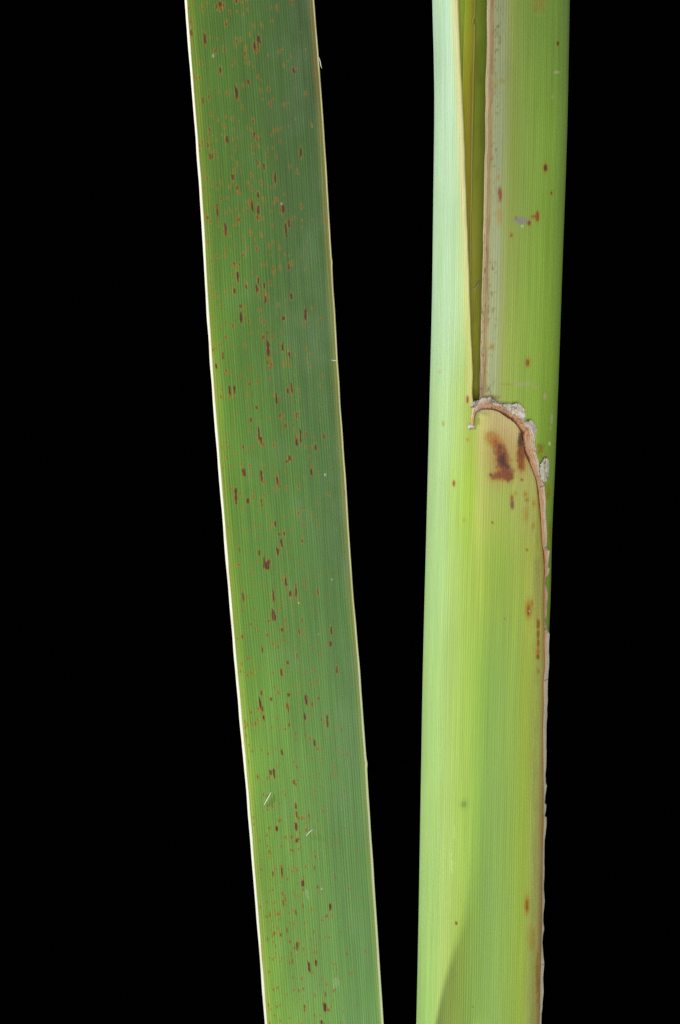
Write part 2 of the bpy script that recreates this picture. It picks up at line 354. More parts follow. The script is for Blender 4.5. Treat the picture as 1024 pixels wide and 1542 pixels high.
for (ox, oy), lst in TILES.items():
    for (zx, zy, w, h, k) in lst:
        spots.append((ox + zx * Z, oy + zy * Z, w * Z, h * Z, k))
# the pin-prick flecks between the measured lesions: thick on the left two thirds, rare to the right
for _ in range(640):
    s = min(max(rng.beta(1.5, 2.1), 0.04), 0.96)
    y = rng.uniform(-160, 1700)
    x = leafL(y) + s * (leafR(y) - leafL(y))
    w = rng.uniform(1.3, 2.3)
    spots.append((float(x), y, w, w * rng.uniform(1.0, 2.2), rng.uniform(0.2, 0.65) * (0.5 if s > 0.7 else 1)))

def paint(C, UUa, Ya, uc, yc, w, h, k, core, halo, hw=1.0, power=3.0, halo_k=0.75, ring=1.6, seed=0, rag=0.0):
    """one lesion: a dark blocky core drawn out along the veins in a rusty ring"""
    r0 = np.searchsorted(Ya[:, 0], yc - h - 14)
    r1 = np.searchsorted(Ya[:, 0], yc + h + 14)
    if r1 <= r0:
        return
    du = UUa[r0:r1] - uc
    row = np.abs(du).min(axis=0) < (w + 12)
    if not row.any():
        return
    c0, c1 = np.argmax(row), len(row) - np.argmax(row[::-1])
    du = du[:, c0:c1]
    dy = Ya[r0:r1, c0:c1] - yc
    jit = noise2(UUa[r0:r1, c0:c1], Ya[r0:r1, c0:c1], 1.6, 4.0, 50 + seed) * 0.30
    if not rag:
        jit = jit * 1.25 + 0.3 * noise2(UUa[r0:r1, c0:c1], Ya[r0:r1, c0:c1], 1.1, 9.0, 90 + seed) * (h > 5)
    if rag:
        jit = jit * 0.8 + rag * (noise2(UUa[r0:r1, c0:c1], Ya[r0:r1, c0:c1], 4.5, 5.5, 70) * 0.8 + noise2(UUa[r0:r1, c0:c1], Ya[r0:r1, c0:c1], 2.0, 2.4, 71) * 0.6)
    q = (np.abs(du) / (w * 0.5 + 0.25)) ** power + (np.abs(dy) / (h * 0.5 + 0.3)) ** power
    rr = q ** (1 / power) + jit
    cm = np.clip((1.18 + 0.55 * rag - rr) / (0.42 + 0.6 * rag), 0, 1)
    q2 = (np.abs(du) / (w * 0.5 + ring * hw)) ** 2 + (np.abs(dy) / (h * 0.5 + ring * 1.5)) ** 2
    hm = np.clip(1.35 - np.sqrt(q2) + jit * 0.6, 0, 1)
    sub = C[r0:r1, c0:c1]
    a = (hm * halo_k * min(1, 0.45 + k * 0.6))[..., None]
    sub[:] = sub * (1 - a) + halo * a
    a = (cm * k)[..., None]
    sub[:] = sub * (1 - a) + core * a

CORE = lin((82, 42, 25))
RUST = lin((144, 88, 26))
HALO = lin((150, 118, 34))
for i, (x, y, w, h, k) in enumerate(spots):
    s = (x - float(leafL(y))) / float(leafR(y) - leafL(y))
    big = min(1.0, w * h / 22.0)
    core = CORE * big + RUST * (1 - big)
    core = core * (1 + 0.25 * rng.uniform(-1, 1))
    paint(C, UU, Yf, (s - 0.5) * 186.0, y, w * 0.86, h, min(1.0, k + 0.12), core, HALO, power=4.0, ring=1.6 if big > 0.3 else 1.0, halo_k=0.5, seed=i % 7)
# pale flecks
for (x, y, w, h, k) in [(490, 715, 1.6, 4, .8), (320.5, 84, 3, 5, .35), (500, 872.6, 1.4, 1.4, .8), (484.6, 1338.6, 2, 2, .8), (424, 307, 2.2, 2.5, .5), (480, 955, 1.2, 1.6, .7), (450, 908, 2, 2.2, .6), (506, 1480, 9, 16, .14), (462, 1345, 4, 16, .2),(470, 190, 1, 3, .2)]:
    s = (x - float(leafL(y))) / float(leafR(y) - leafL(y))
    paint(C, UU, Yf, (s - 0.5) * 186.0, y, w, h, k, lin((196, 206, 180)), lin((120, 150, 90)), halo_k=0.1)

KA = 1.0
# back of the blade: rounder than the front
sb = np.linspace(1, 0, nb)
Xb = xl + (xr - xl) * sb
Db = leaf_front(Xb, np.broadcast_to(Yr, Xb.shape)) - 3.2 - 8.0 * np.sin(np.pi * np.broadcast_to(sb, Xb.shape)) ** 0.7
Cb = np.broadcast_to(lin((96, 138, 62)), Xb.shape + (3,))
P = wpos(np.concatenate([Xf, Xb], 1), np.concatenate([Yf, np.broadcast_to(Yr, Xb.shape)], 1), np.concatenate([Df, Db], 1))
leaf = empty('cattail_leaf', tuple(wpos(leafL(Y1) * .5 + leafR(Y1) * .5, Y1, leafD(Y1)).tolist()))
set_props(leaf, 'long flat green leaf blade with rusty brown flecks, leaning left of the stem', 'leaf')
UB = (np.broadcast_to(sb, Xb.shape) - 0.5) * 186
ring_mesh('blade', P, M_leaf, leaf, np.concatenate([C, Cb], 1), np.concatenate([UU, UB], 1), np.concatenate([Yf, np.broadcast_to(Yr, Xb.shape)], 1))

def edge_tube(name, xc, yy, dc, rx, rd, mat, parent, colfun, ncol=18, rot=0.0):
    """rounded strip along an edge; rx, rd half sizes across the picture and in depth"""
    th = np.linspace(0, 2 * np.pi, ncol, endpoint=False)
    cx, cd = np.cos(th), np.sin(th)
    rx, rd, rot = (np.broadcast_to(np.asarray(q, float), yy.shape)[:, None] for q in (rx, rd, rot))
    a, b = cx * rx, cd * rd
    X = xc[:, None] + a * np.cos(rot) - b * np.sin(rot)
    D = dc[:, None] + a * np.sin(rot) + b * np.cos(rot)
    YY = np.broadcast_to(yy[:, None], X.shape)
    return ring_mesh(name, wpos(X, YY, D), mat, parent, colfun(X, YY), a + 0 * X, YY)

def margin_col_left(X, Y):
    c = np.broadcast_to(lin((244, 244, 220)), X.shape + (3,)).copy()
    n = np.clip(noise1(Y, 26, 31) * 0.8 - 0.25, 0, 1)[..., None]
    return c * (1 - 0.45 * n) + lin((190, 150, 90)) * 0.45 * n

def margin_col_right(X, Y):
    w = np.interp(Y, [0, 800, 1050, 1542], [0, 0.15, 0.9, 1])[..., None]
    c = lin((214, 204, 152)) * (1 - w) + lin((204, 212, 164)) * w
    n = np.clip(noise1(Y, 40, 32) * 0.9 - 0.2, 0, 1)[..., None] * (1 - 0.7 * w)
    return c * (1 - 0.5 * n) + lin((150, 104, 52)) * 0.5 * n

ye = np.arange(Y0, Y1, 2.0)
xe = leafL(ye) + 2.7 + 0.3 * noise1(ye, 34, 21)
edge_tube('margin', xe, ye, leaf_front(leafL(ye) + 5, ye) - 3.5, 2.9 + 0.25 * noise1(ye, 40, 22), 2.8, M_margin, leaf, margin_col_left)
wr = np.interp(ye, [0, 900, 1100, 1542], [1.15, 1.3, 2.1, 2.4])
xe = leafR(ye) - wr + 0.3 * noise1(ye, 36, 23) + 0.6 * np.exp(-((ye - 395) / 5) ** 2) + 0.9 * np.exp(-((ye - 1150) / 6) ** 2)
edge_tube('margin', xe, ye, leaf_front(leafR(ye) - 4, ye) - 2.5, wr + 0.2, 2.4, M_margin, leaf, margin_col_right)

# ------------------------------------------------------------------ STEM
RY = 0.86
def inner_par(y):
    l, r = stemL(y) + 6.0, innR(y)
    return (l + r) / 2, (r - l) / 2
def d_inner(x, y):
    c, r = inner_par(y)
    return RY * r * np.sqrt(np.clip(1 - ((x - c) / r) ** 2, 0, 1))

# seam (where the papery rim starts) and the rim's ragged outer edge, keyed along the rim
SEAM = [(540,714,642),(552,715,628),(562,718,621),(575,727.5,617),(590,741,617),(603,752,621),(618,765,630),(632,777,639),(645,784,649),(658,786.5,660),(672,788.5,673),(686,791.5,686),(700,798,700),(722,807,722),(738,809,738),(758,811.5,758),(777,813.5,777),(811,815,811),(835,818,835),(858,820,858),(881,819,881),(910,819,910),(941,819,941),(973,819,973),(1004,820,1004),(1024,817.5,1024),(1056,818,1056),(1100,816.5,1100),(1139,817.5,1139),(1191,818,1191),(1230,818,1230),(1269,817,1269),(1300,816.5,1300),(1394,815.5,1394),(1457,813.5,1457),(1520,812.5,1520),(1712,808,1712)]
OUTR = [(540,705.6,644),(550,706,631),(562,709.5,614),(570,713,606.5),(580,726,599.5),(590,737,598.5),(596,744,601),(604,752.5,606),(608,757,608),(615,769,612),(621,779,617),(627,785,622),(634,790,629),(640,795,635),(644,799,636),(650,804,642),(660,806,655),(672,806,671),(689,809,689),(697,811,697),(712,812,712),(724,816,724),(732,820,732),(758,821.5,758),(779,822.5,779),(815,824,815),(825,822,825),(830,828,830),(846,826,846),(853,825,853),(856,827.5,856),(864,826,864),(870,822.3,870),(878,821.8,878),(888,824,888),(893,825,893),(905,823.5,905),(921,823,921),(936,821.6,936),(948,823,948),(954,827.6,954),(983,826.6,983),(1004,826.5,1004),(1025,825,1025),(1056,824.5,1056),(1100,823,1100),(1139,822.5,1139),(1178,821.6,1178),(1183,823.2,1183),(1189,822.4,1189),(1209,820.6,1209),(1212,823,1212),(1228,820.4,1228),(1231,823.4,1231),(1256,821.6,1256),(1265,820,1265),(1300,820,1300),(1339,818.7,1339),(1358,820,1358),(1386,818,1386),(1400,819,1400),(1419,816.6,1419),(1435,818,1435),(1451,820,1451),(1473,818,1473),(1493,819,1493),(1524,816,1524),(1542,815.5,1542),(1712,811,1712)]
SEAM, OUTR = np.array(SEAM, float), np.array(OUTR, float)

seam_y = curve([(y, x) for (t, x, y) in SEAM if y >= 700])
def outer_R(y):
    return np.maximum(innR(y) + 4.0, np.where(y > 640, seam_y(np.maximum(y, 700)) + 4.5, 0))
oR_tab_y = np.arange(Y0 - 10, Y1 + 10, 10.0)
oR_tab = outer_R(oR_tab_y)
oR_tab = np.convolve(np.pad(oR_tab, 6, mode='edge'), np.ones(13) / 13, 'valid')
def outer_par(y):
    l = stemL(y)
    r = np.interp(y, oR_tab_y, oR_tab)
    return (l + r) / 2, (r - l) / 2
def d_outer(x, y):
    c, r = outer_par(y)
    return (RY * r + 2.5) * np.sqrt(np.clip(1 - ((x - c) / r) ** 2, 0, 1))

margin_x = curve([(-170, 684), (0, 688), (100, 692), (200, 697), (300, 700.5), (400, 704.5), (500, 708), (560, 711), (606, 712), (610, 713), (612, 722), (613.5, 735), (616, 748), (620, 757), (626, 765.5), (634, 775), (644, 784), (656, 789), (670, 791), (686, 795), (700, 802), (722, 811), (758, 815), (780, 817.5), (835, 821), (858, 822.5), (910, 821.5), (1004, 822), (1056, 820), (1191, 819.5), (1300, 818), (1394, 816.5), (1542, 813.5), (1712, 809)])

stem = empty('cattail_shoot', tuple(wpos(720, Y1, 0).tolist()))
set_props(stem, 'thick pale green shoot of overlapping leaf sheaths with torn papery brown collar', 'shoot')

# ---- outer sheath (its left flank runs on upwards as a blade)
yo = np.concatenate([np.arange(Y0, 596, 1.5), np.arange(596, 660, 0.5), np.arange(660, Y1, 1.5)])
Yr = yo[:, None]
c, r = outer_par(Yr)
xm = margin_x(Yr)
th_m = np.arccos(np.clip((xm - c) / r, -0.999, 0.999))
th_b = math.radians(222)
nfo, nbo = 210, 14
t = np.linspace(0, 1, nfo)
th = th_b + (th_m - th_b) * t
ry = RY * r + 2.5
Xo = c + r * np.cos(th)
Yo = np.broadcast_to(Yr, Xo.shape)
ripple = 0.5 * noise2(th * 90, Yo, 22, 260, 61)
Do = ry * np.sin(th) + ripple
UO = -(th - math.pi / 2) * 95.0
F = (Xo - stemL(Yr)) / (2 * r)
F = np.where(th > math.pi, -0.05, F)
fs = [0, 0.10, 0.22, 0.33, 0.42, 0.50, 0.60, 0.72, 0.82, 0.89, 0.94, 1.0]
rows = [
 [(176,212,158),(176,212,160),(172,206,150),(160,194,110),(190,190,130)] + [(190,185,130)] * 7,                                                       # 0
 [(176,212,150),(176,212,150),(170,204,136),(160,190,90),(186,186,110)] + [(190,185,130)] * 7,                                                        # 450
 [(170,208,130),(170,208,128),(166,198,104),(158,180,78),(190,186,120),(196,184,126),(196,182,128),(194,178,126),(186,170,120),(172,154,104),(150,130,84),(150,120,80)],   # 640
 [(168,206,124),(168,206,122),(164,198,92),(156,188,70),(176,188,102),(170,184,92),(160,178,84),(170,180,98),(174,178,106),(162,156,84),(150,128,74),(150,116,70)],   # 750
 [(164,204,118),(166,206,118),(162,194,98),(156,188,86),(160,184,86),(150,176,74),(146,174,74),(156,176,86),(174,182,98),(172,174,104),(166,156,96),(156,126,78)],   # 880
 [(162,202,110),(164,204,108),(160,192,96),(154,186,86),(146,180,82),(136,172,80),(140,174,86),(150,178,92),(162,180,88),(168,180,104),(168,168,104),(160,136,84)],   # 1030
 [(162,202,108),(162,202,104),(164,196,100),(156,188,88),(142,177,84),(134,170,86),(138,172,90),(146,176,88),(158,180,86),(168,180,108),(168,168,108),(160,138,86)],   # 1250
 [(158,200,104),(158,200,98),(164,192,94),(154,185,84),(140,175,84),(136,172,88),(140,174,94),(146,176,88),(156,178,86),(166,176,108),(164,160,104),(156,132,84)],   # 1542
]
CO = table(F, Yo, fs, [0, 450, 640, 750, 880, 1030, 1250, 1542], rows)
# fine pigment streaks along the veins
st = noise2(UO, Yo, 5, 500, 62) * 0.6 + noise2(UO, Yo, 2.2, 260, 63) * 0.4
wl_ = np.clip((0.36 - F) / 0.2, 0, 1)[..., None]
CO = CO * (np.array([1.05, 1.01, 0.92]) * (1 - wl_) + np.array([1.0, 0.95, 1.22]) * wl_)  # left flank turned minty: grazing key-lamp sheen put into the colour
wr_ = (np.clip((F - 0.36) / 0.1, 0, 1) * np.clip((0.97 - F) / 0.08, 0, 1) * np.clip((Yo - 700) / 120, 0, 1))[..., None]
CO = CO * (1 - wr_) + CO * np.array([1.0, 1.08, 0.80]) * wr_
CO = CO * (1 + 0.05 * st[..., None] * np.array([1.0, 0.8, 1.6]))
# grey-brown mottling near the seam
edge = xm - Xo
mot = np.clip(1 - np.abs(edge - 14) / 10, 0, 1) * np.clip((Yo - 740) / 80, 0, 1) * np.clip(0.45 + 0.55 * noise2(Xo, Yo, 5, 16, 64) + 0.4 * noise2(Xo, Yo, 2, 3, 65) + 0.5 * np.exp(-((Yo - 890) / 60) ** 2), 0, 1) * np.interp(Yo, [700, 900, 1000, 1542], [0.42, 0.45, 0.24, 0.26])
CO = CO * (1 - mot[..., None]) + lin((128, 116, 84)) * mot[..., None]
brown = np.clip(1 - np.abs(edge - 3) / 5, 0, 1) * np.clip((Yo - 640) / 10, 0, 1) * (0.75 + 0.25 * noise1(Yo, 25, 66))
brown = (brown * np.interp(Yo, [640, 900, 1050], [0.7, 0.6, 0.38]))[..., None]
CO = CO * (1 - brown) + lin((140, 88, 44)) * brown
# white frill just under the collar
frill = np.clip(1 - np.abs(Yo - 618 - 0.02 * (Xo - 738) ** 2) / 4, 0, 1) * np.clip(1 - np.abs(Xo - 733) / 16, 0, 1) * (0.6 + 0.4 * noise2(Xo, Yo, 2, 2, 67))
CO = CO * (1 - 0.6 * frill[..., None]) + lin((206, 196, 168)) * 0.6 * frill[..., None]

wl_ = (np.clip(1 - edge / 16, 0, 1) ** 1.3 * np.clip((640 - Yo) / 40, 0, 1) * (Xo < 716))[..., None] * 0.8
CO = CO * (1 - wl_) + lin((206, 202, 128)) * wl_
UOx = Xo   # stains below are placed by their position on the sheath front
RED, DARK, ORG, OLV = lin((120, 56, 22)), lin((66, 36, 28)), lin((178, 104, 32)), lin((164, 146, 56))
def stain(C, X, Y, lst):
    for i, (x, y, w, h, k, core, halo, ring) in enumerate(lst):
        paint(C, X, Y, x, y, w, h, k, core, halo, ring=ring, power=2.2, halo_k=0.6, seed=i % 9, rag=0.5 if w * h > 90 else 0.15)
stain(CO, UOx, Yo, [
 (754, 688, 40, 70, .22, ORG, OLV, 5), (786, 688, 16, 50, .22, ORG, OLV, 4), (739, 659, 15, 13, .55, ORG, OLV, 4), (747, 666, 14, 14, .75, ORG, OLV, 3), (751, 672, 12, 14, .75, RED, ORG, 3), (755, 684, 15, 20, .8, RED, ORG, 3),
 (757, 697, 17, 26, .85, RED, ORG, 3), (748, 717, 18, 9, .7, RED, ORG, 3), (767, 715, 12, 16, .75, RED, ORG, 2), (758, 715, 16, 14, .75, RED, ORG, 2),
 (757, 693, 8, 18, .9, DARK, RED, 2), (763, 704, 9, 7, .6, DARK, RED, 2), (739, 715, 2, 2.4, .9, DARK, RED, 1), (753, 673, 4, 6, .6, DARK, RED, 1),
 (784, 667, 6, 24, .85, DARK, RED, 2), (785, 684, 10, 18, .75, RED, RED, 2), (786, 701, 9, 14, .7, RED, ORG, 2), (783, 690, 6, 22, .6, RED, ORG, 2), (786, 722.5, 3, 3, .6, RED, ORG, 1),
 (771, 750, 4, 8, .6, RED, ORG, 2), (771.5, 760, 4.5, 13, .75, lin((84, 66, 60)), ORG, 1.5), (791, 744, 4, 7, .6, ORG, OLV, 2), (793, 753, 5, 5, .6, ORG, OLV, 2), (776, 743, 4, 4, .35, ORG, OLV, 2),
 (804, 758, 4, 8, .4, ORG, OLV, 2), (803, 792, 3, 8, .35, ORG, OLV, 2), (792, 774, 6, 18, .25, ORG, OLV, 3),
 (741.5, 787, 2.2, 2.4, .7, RED, ORG, 1), (683.5, 728, 2.6, 7, .8, RED, ORG, 2), (704, 602, 2.4, 9, .8, RED, ORG, 2.5), (704, 662, 3, 3, .4, ORG, OLV, 2), (699, 783, 3, 2, .3, ORG, OLV, 2), (667.5, 638, 2, 6, .4, ORG, OLV, 1.5),
 (793.5, 828, 2, 3.5, .6, RED, ORG, 1), (796, 919, 3.4, 15, .9, DARK, ORG, 4), (796, 917, 7, 22, .35, ORG, OLV, 4), (801, 909, 4, 9, .5, ORG, OLV, 2), (797, 920.5, 1.2, 1.6, .8, lin((225, 215, 200)), RED, .5),
 (810.5, 939.5, 4, 14, .65, RED, ORG, 1.5), (810.5, 955, 3.2, 12, .6, RED, ORG, 1.5), (810.5, 968, 3, 12, .6, RED, ORG, 1.5), (810.5, 981, 4, 9, .6, ORG, ORG, 1.5), (810, 989, 3.6, 7, .7, RED, ORG, 1.5), (810.5, 1011, 3, 6, .5, ORG, OLV, 1.5),
 (698.5, 1211, 7, 7, .45, lin((96, 124, 58)), lin((120, 150, 62)), 4), (793.5, 1363.5, 3, 15, .9, DARK, ORG, 2.5), (793.5, 1362, 6, 26, .3, ORG, OLV, 3), (687, 1390, 1.8, 5, .85, DARK, ORG, 1.2), (800, 1412, 8, 30, .2, ORG, OLV, 4),
 (809, 1470, 4, 60, .45, lin((120, 80, 50)), OLV, 2), (760, 932, 1.6, 1.6, .6, RED, ORG, .8), (712, 1516, 1.6, 1.6, .7, DARK, OLV, .6),
 (684, 1252, 1.2, 18, .35, lin((222, 236, 180)), OLV, .2), (680, 1300, 1, 30, .3, lin((222, 236, 180)), OLV, .2), (662, 560, 2.5, 4, .25, lin((200, 150, 130)), OLV, 1),
])
# inside face of the sheath
thb = th_m + (th_b - th_m) * np.linspace(0, 1, nbo)
Xb = c + (r - 4.5) * np.cos(thb)
Db = (ry - 4.5) * np.sin(thb)
Yb = np.broadcast_to(Yr, Xb.shape)
CB = np.broadcast_to(lin((190, 196, 130)), Xb.shape + (3,))
P = wpos(np.concatenate([Xo, Xb], 1), np.concatenate([Yo, Yb], 1), np.concatenate([Do, Db], 1))
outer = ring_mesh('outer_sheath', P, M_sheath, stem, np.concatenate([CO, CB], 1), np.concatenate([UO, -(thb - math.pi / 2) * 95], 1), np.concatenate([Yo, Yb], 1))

# cream edge of the blade above the collar
ye = np.arange(Y0, 640, 1.5)
xe = margin_x(np.minimum(ye, 604)) - 1.9 + 0.25 * noise1(ye, 16, 71) - np.clip(ye - 600, 0, 50) * 0.10
def cream(X, Y):
    c = np.broadcast_to(lin((212, 204, 142)), X.shape + (3,)).copy()
    n = np.clip(noise1(Y, 30, 72) * 0.7, 0, 1)[..., None]
    w = np.clip((Y - 560) / 70, 0, 1)[..., None]
    c = c * (1 - 0.3 * n) + lin((196, 160, 110)) * 0.3 * n
    return c * (1 - w) + lin((176, 170, 90)) * w
cc, rr_ = outer_par(ye)
slope = np.clip((xe - cc) / rr_, -0.95, 0.95)
rot = np.arctan(-slope * RY / np.sqrt(1 - slope ** 2))
edge_tube('blade_margin', xe, ye, d_outer(xe, ye) - 2.3, np.interp(ye, [0, 560, 640], [3.0, 3.0, 1.2]), np.interp(ye, [0, 560, 640], [2.3, 2.3, 0.8]), M_margin, outer, cream, rot=rot)

# ---- papery collar and rim along the free edge of the outer sheath
tt = np.concatenate([np.arange(540, 740, 0.6), np.arange(740, 1712, 1.2)])
sx, sy = np.interp(tt, SEAM[:, 0], SEAM[:, 1]), np.interp(tt, SEAM[:, 0], SEAM[:, 2])
ox, oy = np.interp(tt, OUTR[:, 0], OUTR[:, 1]), np.interp(tt, OUTR[:, 0], OUTR[:, 2])
def smooth(a, n):
    return np.convolve(np.pad(a, n, mode='edge'), np.ones(2 * n + 1) / (2 * n + 1), 'valid')
sx, sy = smooth(sx, 5), smooth(sy, 5)
up = np.clip((740 - tt) / 60, 0, 1)
ox = ox + 0.9 * up * noise1(tt, 4.0, 81) + 0.4 * up * noise1(tt, 1.7, 82) + 0.45 * noise1(tt, 11.0, 80)
oy = oy + 0.9 * up * noise1(tt, 3.6, 83) + 0.5 * up * noise1(tt, 1.5, 84)
nv = 16
v = np.linspace(0, 1, nv)[None]
RX = sx[:, None] * (1 - v) + ox[:, None] * v
RYY = sy[:, None] * (1 - v) + oy[:, None] * v
seam_d = d_outer(sx, sy)
hmax = np.interp(tt, [540, 560, 640, 700, 780, 1000, 1712], [2.6, 4.6, 5.0, 4.2, 2.8, 2.0, 1.7])[:, None]
prof = np.sin(np.pi * np.clip(v, 0, 1) ** 0.62) ** 0.8
base = seam_d[:, None] * (1 - v) + np.maximum(d_inner(ox, oy) + 3.0, seam_d - 8.0)[:, None] * v
RD = base + hmax * prof * (1 + 0.55 * noise2(np.broadcast_to(tt[:, None], RX.shape), RX, 7, 4, 85)) + 1.3 * up[:, None] * noise2(RX, RYY, 3.0, 3.0, 86) + 0.35 * noise2(RX, RYY, 1.4, 1.6, 87)
V2 = np.broadcast_to(v, RX.shape)
TT = np.broadcast_to(tt[:, None], RX.shape)
tan_, pale, seam_c, grey = lin((208, 162, 122)), lin((224, 200, 172)), lin((112, 66, 42)), lin((210, 204, 194))
w = np.clip((V2 - 0.06 - 0.14 * np.clip(noise1(TT, 13, 91), 0, 1)) / 0.16, 0, 1)[..., None]
sc = np.clip((TT - 760) / 200, 0, 1)[..., None]
RC = (seam_c * (1 - sc) + lin((178, 124, 78)) * sc) * (1 - w) + tan_ * w
w = np.clip((V2 - 0.45) / 0.45 + 0.35 * noise2(RX, RYY, 4, 8, 88), 0, 1)[..., None]
RC = RC * (1 - w) + pale * w
w = np.clip((V2 - 0.72) / 0.25 + 0.5 * noise2(RX, RYY, 3, 5, 89), 0, 1)[..., None] * np.clip(0.35 + 0.5 * (TT < 660), 0, 1)[..., None]
RC = RC * (1 - w) + grey * w
w = (np.exp(-((TT - 568) / 9) ** 2) * 0.5 + np.exp(-((TT - 585) / 12) ** 2) * 0.55 * (V2 > 0.4))[..., None]
RC = RC * (1 - w) + lin((160, 150, 148)) * w
w = np.clip(noise2(RX, RYY, 1.6, 2.0, 90) - 0.55, 0, 1)[..., None] * 1.2 * (TT < 740)[..., None]
RC = RC * (1 - w) + lin((110, 84, 66)) * w
w = (np.clip((V2 - 0.22) / 0.2, 0, 1) * np.clip((TT - 930) / 80, 0, 0.9))[..., None]
RC = RC * (1 - w) + lin((196, 196, 178)) * w
for (ty, v0, v1) in [(733, .45, 1), (825, .5, 1), (947, .1, .8), (1024, .2, 1), (1453, .4, 1)]:
    w = (np.exp(-((TT - ty + 3.0 * (V2 - .5)) / 0.9) ** 2) * ((V2 > v0) & (V2 < v1)))[..., None] * 0.8
    RC = RC * (1 - w) + lin((70, 48, 34)) * w
nb_ = 4
vb = np.linspace(1, 0, nb_)[None]
BX = sx[:, None] * (1 - vb) + ox[:, None] * vb
BY = sy[:, None] * (1 - vb) + oy[:, None] * vb
BD = seam_d[:, None] * (1 - vb) + np.maximum(d_inner(ox, oy) + 3.0, seam_d - 8.0)[:, None] * vb - 1.6
P = wpos(np.concatenate([RX, BX], 1), np.concatenate([RYY, BY], 1), np.concatenate([RD, BD], 1))
ring_mesh('papery_rim', P, M_paper, outer, np.concatenate([RC, np.broadcast_to(tan_, BX.shape + (3,))], 1),
          np.concatenate([V2 * 12, np.broadcast_to(vb * 12, BX.shape)], 1), np.concatenate([TT, np.broadcast_to(tt[:, None], BX.shape)], 1))

def flake(outline, lift, height, colour, seed, edge_c):
    """a torn scrap of dry sheath: crumpled, thin, with a ragged edge"""
    o = np.array(outline, float)
    cx, cy = o.mean(0)
    n = 56
    seg = np.linspace(0, len(o), n, endpoint=False)
    oc = np.vstack([o, o[:1]])
    bx, by = np.interp(seg, np.arange(len(o) + 1), oc[:, 0]), np.interp(seg, np.arange(len(o) + 1), oc[:, 1])
    g = np.random.default_rng(seed)
    jx, jy = g.uniform(-.9, .9, n), g.uniform(-.9, .9, n)
    rad = np.linspace(0.04, 1, 12)[:, None]
    X = cx + (bx + jx * 1.0 - cx) * rad
    Y = cy + (by + jy * 1.0 - cy) * rad
    D = np.maximum(d_inner(X, Y), 0) + lift + height * (1 - rad ** 2) + 2.0 * noise2(X, Y, 3.0, 3.4, seed) + 1.0 * noise2(X, Y, 1.3, 1.5, seed + 1)
    k = np.clip(0.5 + 0.6 * noise2(X, Y, 3, 3, seed + 2), 0, 1)[..., None]
    Cc = lin(colour) * k + lin(edge_c) * (1 - k)
    back = D[::-1] - 1.8
    P = wpos(np.concatenate([X, X[::-1]], 0), np.concatenate([Y, Y[::-1]], 0), np.concatenate([D, back], 0))
    Cc = np.concatenate([Cc, Cc[::-1]], 0)
    UUx = np.concatenate([X, X[::-1]], 0)
    return ring_mesh('papery_flake', P[:, ::-1], M_paper, outer, Cc[:, ::-1], UUx[:, ::-1], np.concatenate([Y, Y[::-1]], 0)[:, ::-1])

flake([(705, 637), (709, 638), (714, 642), (714, 646), (709, 645), (705, 646)], 8.0, 1.5, (232, 226, 214), 141, (206, 190, 170))
flake([(709, 614), (711, 608), (715, 604), (719, 604), (718, 609), (714, 613)], 8.0, 1.5, (196, 190, 188), 151, (170, 160, 154))
flake([(738, 604), (741, 601), (746, 602), (752, 606), (754, 610), (749, 612), (743, 611)], 9.5, 2.0, (240, 230, 206), 101, (222, 202, 170))
flake([(756, 608), (764, 608), (772, 609), (778, 607), (784, 609), (789, 615), (792, 622), (791, 628), (786, 630), (778, 629), (771, 624), (762, 617)], 7.0, 2.5, (236, 230, 214), 111, (200, 186, 166))
flake([(790, 633), (795, 635), (800, 632), (805, 638), (808, 645), (807, 655), (806, 664), (801, 667), (795, 660), (791, 648), (788, 640)], 6.5, 2.5, (230, 222, 208), 121, (186, 170, 150))
flake([(813, 705), (814, 698), (817, 692), (821, 689), (826, 689), (827, 702), (826, 715), (824, 724), (819, 727), (815, 720), (813, 712)], 5.0, 3.0, (222, 214, 196), 131, (192, 186, 166))

# ---- inner sheath, wrapping from the right, free edge towards the slot
inner_mx = curve([(-170, 737), (0, 734.5), (160, 732), (320, 729), (450, 726), (600, 721.5), (700, 718), (1000, 712), (1712, 700)])
yi = np.arange(Y0, Y1, 2.0)
Yr = yi[:, None]
c, r = inner_par(Yr)
xm = inner_mx(Yr)
th_m = np.arccos(np.clip((xm - c) / r, -0.999, 0.999))
th_e = math.radians(-55)
nfi = 150
th = th_m + (th_e - th_m) * np.linspace(0, 1, nfi)
Xi = c + r * np.cos(th)
Yi = np.broadcast_to(Yr, Xi.shape)
Di = RY * r * np.sin(th) + 0.5 * noise2(th * 90, Yi, 20, 240, 141)
UI = -(th - math.pi / 2) * 95
E = Xi - xm
E = np.where(th < 0, 125, E)
fs = [0, 5, 9, 14, 22, 32, 42, 60, 85, 105, 125]
rows = [
 [(150,142,108),(146,122,82),(146,138,96),(138,142,100),(140,146,104),(134,146,84),(128,148,62),(118,148,60),(116,148,66),(118,152,72),(120,150,84)],
 [(156,146,108),(152,124,82),(152,148,104),(150,156,112),(152,158,116),(144,158,88),(138,158,66),(132,160,66),(130,164,70),(128,164,72),(128,160,84)],
 [(166,154,114),(158,132,90),(160,156,108),(160,164,118),(162,168,120),(156,168,92),(150,172,74),(144,174,72),(142,176,74),(136,170,70),(130,164,80)],
 [(160,146,92)] * 3 + [(158,164,100)] * 2 + [(150,170,84),(148,174,72),(144,176,70),(142,176,72),(132,164,66),(126,158,76)],
]
CI = table(E, Yi, fs, [0, 250, 520, 720], rows)
st = noise2(UI, Yi, 5, 420, 142) * 0.6 + noise2(UI, Yi, 2.2, 240, 143) * 0.4
wl_ = np.clip((34 - E) / 10, 0, 1)[..., None]
CI = CI * (np.array([1.06, 1.04, 0.92]) * (1 - wl_) + np.array([1.02, 1.06, 1.12]) * wl_)
